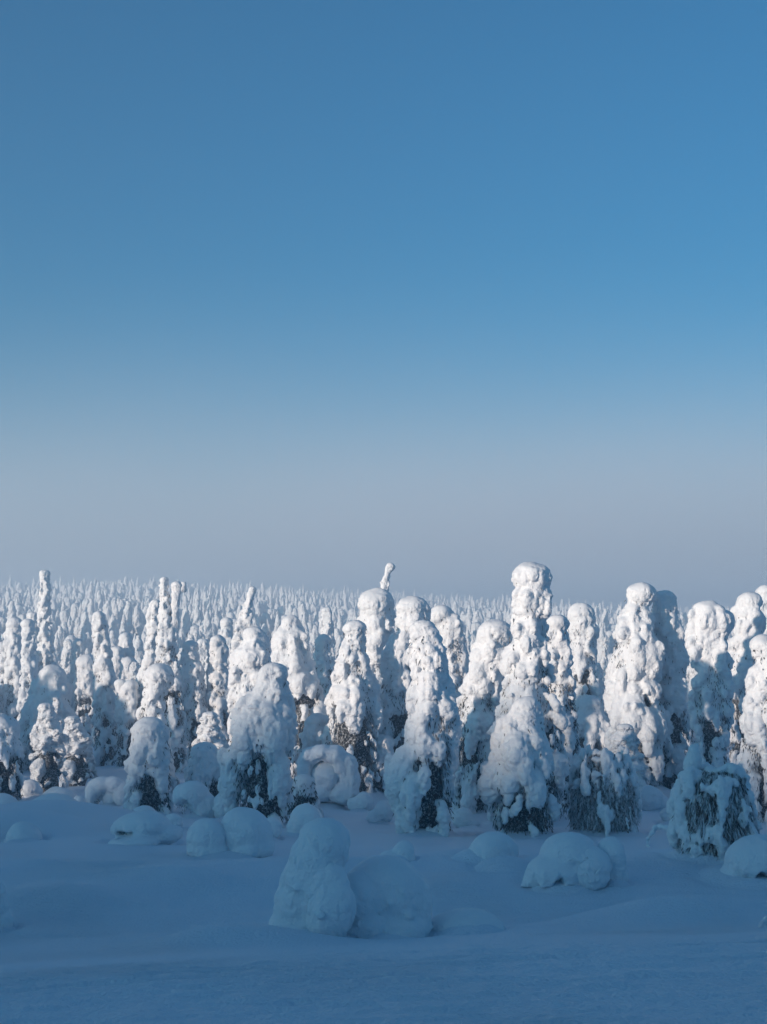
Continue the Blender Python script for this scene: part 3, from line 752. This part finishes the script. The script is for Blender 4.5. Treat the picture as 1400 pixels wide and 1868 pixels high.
# ------------------------------------------------------------------ forest models (mid distance and far)
def model(seed, H, r, vox, knobs, twigs, taper, gap, lean, matsnow):
    rng = random.Random(seed); rnp = np.random.default_rng(seed)
    rows = []
    hd = rng.uniform(0.3, 0.75)
    for t in (1.0, 0.97, 0.9, 0.78, 0.6, 0.4, 0.2, 0.03):
        w = r * (hd * (1 - taper) + (1 - t) ** 0.7 * taper + 0.25 * (1 - t)) * rng.uniform(0.82, 1.18)
        if t == 1.0: w *= 0.55
        rows.append((H * t, lean * (t ** 2) * r + rng.uniform(-.08, .08) * r, max(0.16, w)))
    B, C, RR, top, bot, hz = tree_blobs(rows, rng, 0, gap, 1.0, knobs, 0.7, 0.95, 0.25, detail=vox < 0.15)
    out = {}
    V, F = foliage_mesh(rnp, C, RR, bot, hz, top, twigs, 0)
    tv, tf = trunk_arrays(C, bot, bot + 0.7 * H, 0.12)
    def done(me):
        n = len(me.vertices)
        P = np.empty(n * 3, np.float32); me.vertices.foreach_get('co', P)
        me.calc_loop_triangles()
        T = np.empty(len(me.loop_triangles) * 3, np.int32); me.loop_triangles.foreach_get('vertices', T)
        T = T.reshape(-1, 3)
        VV = np.concatenate([P.reshape(-1, 3), V, tv]); FF = np.concatenate([T, F + n, tf + n + len(V)])
        mi = np.concatenate([np.zeros(len(T)), np.ones(len(F)), np.full(len(tf), 2)])
        out['me'] = mesh_np('snowy_tree', VV, FF, [matsnow, M_NEEDLE, M_BARK], mi)
        bpy.data.meshes.remove(me)
    fuse(B, vox, matsnow, 'model', smooth=1, rough=1.2, seed=seed, done=done)
    return out
MID = [model(500 + i, [6.5, 5.2, 7.6, 4.4, 6.0, 8.2, 5.6, 6.8, 4.9, 7.0, 6.2, 5.0][i], [1.15, 1.0, 0.95, 1.0, 1.3, 0.95, 0.9, 1.25, 1.1, 1.0, 1.2, 0.95][i], 0.10, 90, 160,
             [0.55, 0.4, 0.7, 0.3, 0.5, 0.75, 0.6, 0.45, 0.35, 0.65, 0.5, 0.6][i], [0.35, 0.45, 0.3, 0.4, 0.45, 0.25, 0.35, 0.4, 0.4, 0.3, 0.4, 0.3][i],
             [0, .3, -.2, .1, -.3, 0, .5, 0, -.5, .2, 0, .3][i], M_FAR) for i in range(12)]
FAR = [model(700 + i, [5.6, 6.6, 4.2, 7.2, 5.0, 4.6][i], [1.5, 1.25, 1.4, 1.1, 1.6, 1.2][i], 0.17, 30, 60,
             [0.6, 0.75, 0.45, 0.8, 0.65, 0.7][i], 0.35, [0, .2, -.2, 0, .3, -.1][i], M_FAR) for i in range(6)]
run_jobs()

# ------------------------------------------------------------------ ground sheet
def build_ground():
    fine = np.radians(np.linspace(-16.6, 16.6, 401))
    rest = np.radians(np.linspace(16.6, 343.4, 92)[1:-1])
    ang = np.concatenate([fine, rest])
    rad = np.concatenate([np.linspace(0.6, 7.5, 18)[:-1], np.linspace(7.5, 14.0, 330)[:-1], np.linspace(14.0, 26, 140)[:-1], np.linspace(26, 60, 95)[:-1],
                          np.geomspace(60, 800, 80)[:-1], np.geomspace(800, 6000, 20)])
    A, Rr = np.meshgrid(ang, rad)
    X, Y = Rr * np.sin(A), Rr * np.cos(A)
    Z = ground_z(X, Y)
    for (bx, by, br, bh) in GROUND_BUMPS:
        m = (np.abs(X - bx) < 3 * br) & (np.abs(Y - by) < 3 * br)
        if m.any(): Z[m] += bh * np.exp(-((X[m] - bx) ** 2 + (Y[m] - by) ** 2) / (br * br) * 1.2)
    for (px_, py_, d_, br, bh) in ((100, 1500, 41, 2.2, 0.65), (20, 1500, 36, 1.6, 0.6), (430, 1680, 15.6, 0.55, 0.24), (330, 1600, 21.5, 0.8, 0.22), (120, 1620, 20, 0.9, 0.24), (1270, 1540, 27, 1.4, 0.42), (1190, 1650, 17.5, 0.7, 0.20), (1330, 1640, 18, 0.8, 0.22), (880, 1545, 26, 1.2, 0.3), (820, 1600, 21, 0.7, 0.16)):
        c = at(px_, py_, d_)
        Z += bh * np.exp(-(((X - c.x) / (br * 1.5)) ** 2 + ((Y - d_) / br) ** 2))
    for (bx, by, br) in HEROES:
        if by > 60: continue
        q = np.hypot(X - bx, Y - by) / (br * 1.25)
        m = q < 2.2
        Z[m] -= (0.07 if by < 30 else 0.14) * np.exp(-((q[m] - 1.0) / 0.22) ** 2)
    # wind-cut ledges along the near crest
    P = np.stack([X, Y, np.zeros_like(X)], -1).reshape(-1, 3)
    u = np.clip(X / np.maximum(Y, 1), -0.35, 0.35)
    dc = 11.45 + 2.6 * u
    for k, (off, depth_, seed) in enumerate([(-0.35, 0.11, 21), (-0.7, 0.07, 22), (-1.2, 0.05, 23), (-0.05, 0.05, 24)]):
        mask = np.clip(vnoise(P * (1, 0.2, 1), 0.9, seed).reshape(X.shape) * 1.6 + 0.15, 0, 1)
        wob = 0.07 * vnoise(P * (1, 0, 1), 0.5, seed + 40).reshape(X.shape) + 0.15 * vnoise(P * (1, 0, 1), 2.3, seed + 50).reshape(X.shape)
        q = (Y - (dc + off + wob)) / 0.038
        Z -= depth_ * mask * np.exp(-q * q) * (np.abs(u) < 0.3)
    near = np.clip((15 - Y) / 5, 0, 1) * (Y > 0)
    patch = np.clip(0.55 + 0.9 * vnoise(P * (0.5, 1, 1), 2.2, 33).reshape(X.shape), 0.15, 1)
    Z += near * patch * 0.026 * vnoise(P * (0.45, 1, 1), 0.15, 31).reshape(X.shape)
    Z += near * 0.011 * vnoise(P * (0.8, 1, 1), 0.06, 34).reshape(X.shape)
    mid_ = np.clip((Y - 13) / 3, 0, 1) * np.clip((30 - Y) / 8, 0, 1)
    Z += mid_ * 0.03 * vnoise(P * (0.5, 1, 1), 0.34, 36).reshape(X.shape)
    nr, na = X.shape
    V = np.concatenate([np.stack([X, Y, Z], -1).reshape(-1, 3), [[0, 0, gz(0, 0)]]])
    i = np.arange(nr - 1)[:, None] * na; j = np.arange(na)[None, :]
    F = np.stack([i + j, i + (j + 1) % na, i + na + (j + 1) % na, i + na + j], -1).reshape(-1, 4)[:, ::-1]
    c = len(V) - 1
    j = np.arange(na)
    F = np.concatenate([F, np.stack([np.full(na, c), (j + 1) % na, j, j], -1)])
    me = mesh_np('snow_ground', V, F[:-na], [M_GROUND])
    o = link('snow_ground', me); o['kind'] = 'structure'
build_ground()

# ------------------------------------------------------------------ mid-distance trees, one object each; the rest of the forest as one mass
rng = random.Random(4242)
cand = []
cell = 3.6
d = 100.0
yy = -150.0
HX = np.array([h[0] for h in HEROES]); HY = np.array([h[1] for h in HEROES]); HR = np.array([h[2] for h in HEROES])
def clear(x, y, r): return bool(np.all((HX - x) ** 2 + (HY - y) ** 2 > (HR + r) ** 2))
y = 100.0
pts = []
while y < 930:
    step = 3.2 + (y - 100) * 0.0045
    half = 0.33 * y + 12
    x = -half
    while x < half:
        jx, jy = x + rng.uniform(-.45, .45) * step, y + rng.uniform(-.45, .45) * step
        x += step * rng.uniform(0.9, 1.15)
        if rng.random() < 0.10 + 0.35 * max(0.0, math.sin(jx * 0.11 + 2.1 * math.sin(jy * 0.045)) * math.sin(jy * 0.07 + 1.3)): continue
        pts.append((jx, jy))
    y += step
pts.sort(key=lambda p: p[1])
ZONES = [(0.0, ' the packed stand around the thin spire'),
         (260.0, ' the stand behind the twin-spired tree'),
         (530.0, ' the stand behind the hooded tree'),
         (800.0, ' the stand behind the tallest tree'),
         (1060.0, ' the stand behind the wide lumpy tree')]
mass = []
count = 0
young = 0
for i in range(900):
    if young >= 55: break
    y = rng.uniform(52, 102); x = rng.uniform(-0.285, 0.285) * y
    k = rng.randrange(12); h = [6.5, 5.2, 7.6, 4.4, 6.0, 8.2, 5.6, 6.8, 4.9, 7.0, 6.2, 5.0][k]
    ztop = at(CX, rng.uniform(1268, 1345), y).z
    g = gz(x, y); s = (ztop - g) / h
    if not 0.22 < s < 0.75 or not clear(x, y, 0.55): continue
    o = link('young_spruce', MID[k]['me'], None, (x, y, g - 0.05))
    o.rotation_euler = (rng.uniform(-.06, .06), rng.uniform(-.08, .08), rng.uniform(0, 6.28)); w = s * rng.uniform(1.15, 1.6); o.scale = (w, w, s)
    px_ = CX + FPX * x / y
    z = 0 if px_ < 400 else 1 if px_ < 850 else 2
    ad = ('squat' if s < 0.4 else 'taller' if s > 0.55 else 'mid-sized') + (' upright' if abs(o.rotation_euler[1]) < 0.03 else ' slightly tilted')
    tag(o, ad + ' ' + ['snow-packed young tree filling the shade by the column-shaped tree', 'snow-packed young tree between the bigger trees, mid picture',
            'snow-packed young tree among the trees beside the tallest one'][z], 'tree', 'young trees in the shade %s' % ['near the column-shaped tree', 'mid picture', 'near the tallest tree'][z])
    HX = np.append(HX, x); HY = np.append(HY, y); HR = np.append(HR, 0.5)
    young += 1
for (x, y) in pts:
    px_ = CX + FPX * x / y
    inside = -10 < px_ < 1410
    s = rng.choice([rng.uniform(0.35, 0.7), rng.uniform(0.6, 1.0), rng.uniform(0.8, 1.25)]); k = rng.randrange(12); rz = rng.uniform(0, 6.28)
    if count < 185 and inside and clear(x, y, 0.6):
        o = link('snowy_tree', MID[k]['me'], None, (x, y, gz(x, y) - 0.1))
        o.rotation_euler = (rng.uniform(-.05, .05), rng.uniform(-.06, .06), rz); o.scale = (s, s, s * rng.uniform(.9, 1.12))
        z = max(i for i in range(5) if px_ >= ZONES[i][0] or i == 0)
        HM, RM = [6.5, 5.2, 7.6, 4.4, 6.0, 8.2, 5.6, 6.8, 4.9, 7.0, 6.2, 5.0], [1.15, 1.0, 0.95, 1.0, 1.3, 0.95, 0.9, 1.25, 1.1, 1.0, 1.2, 0.95]
        hh, sl = HM[k] * o.scale[2], RM[k] / HM[k]
        ad = ('tall' if hh > 6.2 else 'low' if hh < 4.0 else 'mid-height') + (' slender' if sl < 0.16 else ' stout' if sl > 0.2 else '') + (' snow-caked tree at the front of' if y < 118 else ' snow-caked tree within' if y < 132 else ' snow-caked tree at the back of')
        tag(o, ad + ZONES[z][1], 'tree', 'sunlit stand %s' % ['around the thin tall spire', 'behind the twin-spired tree', 'behind the hooded tree', 'behind the tallest tree', 'behind the wide lumpy tree'][z])
        count += 1
    elif clear(x, y, 0.6):
        mass.append((x, y, s * (1 + 0.35 * min(1.0, max(0.0, (y - 180) / 600))), rz, rng.randrange(6)))
# the forest goes on behind the camera and beside the view; it is what keeps the clearing in shade
for i in range(1300):
    x, y = rng.uniform(-210, 30), rng.uniform(-95, -42)
    mass.append((x, y, rng.uniform(0.55, 1.2), rng.uniform(0, 6.28), rng.randrange(6)))
for i in range(42):
    y = rng.uniform(50, 72); x = -(0.30 * y + 6 + rng.uniform(0, 34))
    mass.append((x, y, rng.uniform(0.95, 1.4), rng.uniform(0, 6.28), rng.randrange(6)))
for q in ((-31, 60.5, 1.12), (-29.4, 61.6, 1.05), (-32.4, 59.8, 1.15), (-27, 69, 1.35), (-25.6, 69.6, 1.3), (-28.6, 68.2, 1.2)):
    mass.append((q[0], q[1], q[2], 1.0, 1))
for i in range(120):
    y = rng.uniform(60, 98); x = -(0.30 * y + 8 + rng.uniform(0, 60))
    mass.append((x, y, rng.uniform(0.6, 1.0), rng.uniform(0, 6.28), rng.randrange(6)))
for i in range(120):
    y = rng.uniform(40, 98); x = 0.30 * y + 8 + rng.uniform(0, 50)
    mass.append((x, y, rng.uniform(0.6, 1.0), rng.uniform(0, 6.28), rng.randrange(6)))

def forest_mass(pts):
    A = np.array([(p[0], p[1], p[2], p[3], p[4]) for p in pts])
    Z = ground_z(A[:, 0], A[:, 1]) - 0.15
    me = bpy.data.meshes.new('forest_points')
    me.vertices.add(len(A)); me.vertices.foreach_set('co', np.stack([A[:, 0], A[:, 1], Z], -1).astype(np.float32).ravel())
    for nm, ty, val in (('size', 'FLOAT', A[:, 2]), ('turn', 'FLOAT', A[:, 3])):
        at_ = me.attributes.new(nm, ty, 'POINT'); at_.data.foreach_set('value', val.astype(np.float32))
    at_ = me.attributes.new('pick', 'INT', 'POINT'); at_.data.foreach_set('value', A[:, 4].astype(np.int32))
    me.update()
    cl = bpy.data.collections.new('forest_models')
    for i, m in enumerate(FAR):
        cl.objects.link(bpy.data.objects.new('forest_model_%d' % i, m['me']))
    ng = bpy.data.node_groups.new('forest', 'GeometryNodeTree')
    ng.interface.new_socket('Geometry', in_out='INPUT', socket_type='NodeSocketGeometry')
    ng.interface.new_socket('Geometry', in_out='OUTPUT', socket_type='NodeSocketGeometry')
    N, L = ng.nodes, ng.links
    gi, go = N.new('NodeGroupInput'), N.new('NodeGroupOutput')
    ci = N.new('GeometryNodeCollectionInfo'); ci.inputs[0].default_value = cl
    ci.inputs['Separate Children'].default_value = True; ci.inputs['Reset Children'].default_value = True
    ip = N.new('GeometryNodeInstanceOnPoints'); ip.inputs['Pick Instance'].default_value = True
    def attr(nm, ty):
        a = N.new('GeometryNodeInputNamedAttribute'); a.data_type = ty; a.inputs['Name'].default_value = nm
        return a.outputs['Attribute']
    cx = N.new('ShaderNodeCombineXYZ'); L.new(attr('turn', 'FLOAT'), cx.inputs[2])
    L.new(gi.outputs[0], ip.inputs['Points']); L.new(ci.outputs[0], ip.inputs['Instance'])
    L.new(attr('pick', 'INT'), ip.inputs['Instance Index']); L.new(cx.outputs[0], ip.inputs['Rotation'])
    L.new(attr('size', 'FLOAT'), ip.inputs['Scale']); L.new(ip.outputs[0], go.inputs[0])
    o = link('forest', me); o['kind'] = 'stuff'
    o['label'] = 'far snow-covered forest fading into pale haze'; o['category'] = 'forest'
    md = o.modifiers.new('forest', 'NODES'); md.node_group = ng
forest_mass(mass)

# ------------------------------------------------------------------ frozen haze lying over the forest, and the fog bank beyond it
def air_box(name, x0, x1, y0, y1, z0, z1, m):
    V = np.array([(x, y, z) for z in (z0, z1) for y in (y0, y1) for x in (x0, x1)])
    F = np.array([(0, 2, 3, 1), (4, 5, 7, 6), (0, 1, 5, 4), (2, 6, 7, 3), (0, 4, 6, 2), (1, 3, 7, 5)])
    o = link(name, mesh_np(name, V, F, [m], smooth=False)); o['kind'] = 'stuff'
    return o
def air_material(name, color, density, g):
    m = bpy.data.materials.new(name); m.use_nodes = True
    nt = m.node_tree; nt.nodes.clear()
    out = nt.nodes.new('ShaderNodeOutputMaterial'); v = nt.nodes.new('ShaderNodeVolumePrincipled')
    v.inputs['Color'].default_value = (*color, 1); v.inputs['Density'].default_value = density; v.inputs['Anisotropy'].default_value = g
    nt.links.new(v.outputs[0], out.inputs['Volume'])
    return m, nt, v
hm, _, _ = air_material('haze', (0.74, 0.86, 0.97), 0.0024, 0.15)
air_box('haze', -4000, 4000, -3500, 4500, -45, 29, hm)
fm, nt, v = air_material('fog_bank', (0.93, 0.91, 0.99), 0.0, 0.0)
N, L = nt.nodes, nt.links
tc = N.new('ShaderNodeTexCoord'); sp = N.new('ShaderNodeSeparateXYZ'); L.new(tc.outputs['Object'], sp.inputs[0])
hr = N.new('ShaderNodeMapRange'); hr.interpolation_type = 'SMOOTHERSTEP'
hr.inputs[1].default_value = 20; hr.inputs[2].default_value = 325; hr.inputs[3].default_value = 1; hr.inputs[4].default_value = 0
L.new(sp.outputs[2], hr.inputs[0])
fn = N.new('ShaderNodeTexNoise'); fn.inputs['Scale'].default_value = 0.0016; fn.inputs['Detail'].default_value = 2
L.new(tc.outputs['Object'], fn.inputs['Vector'])
mr = N.new('ShaderNodeMapRange'); mr.inputs[1].default_value = 0.35; mr.inputs[2].default_value = 0.7; mr.inputs[3].default_value = 0.0008; mr.inputs[4].default_value = 0.0020
L.new(fn.outputs[0], mr.inputs[0])
xr = N.new('ShaderNodeMapRange'); xr.inputs[1].default_value = -500; xr.inputs[2].default_value = 500; xr.inputs[3].default_value = 0.75; xr.inputs[4].default_value = 1.35
L.new(sp.outputs[0], xr.inputs[0])
mx_ = N.new('ShaderNodeMath'); mx_.operation = 'MULTIPLY'; L.new(mr.outputs[0], mx_.inputs[0]); L.new(xr.outputs[0], mx_.inputs[1])
mm = N.new('ShaderNodeMath'); mm.operation = 'MULTIPLY'; L.new(hr.outputs[0], mm.inputs[0]); L.new(mx_.outputs[0], mm.inputs[1])
L.new(mm.outputs[0], v.inputs['Density'])
fo = air_box('fog_bank', -1500, 1500, 1000, 2200, 30, 330, fm)
fo['label'] = 'pale lavender fog bank lying beyond the far forest'; fo['category'] = 'fog'
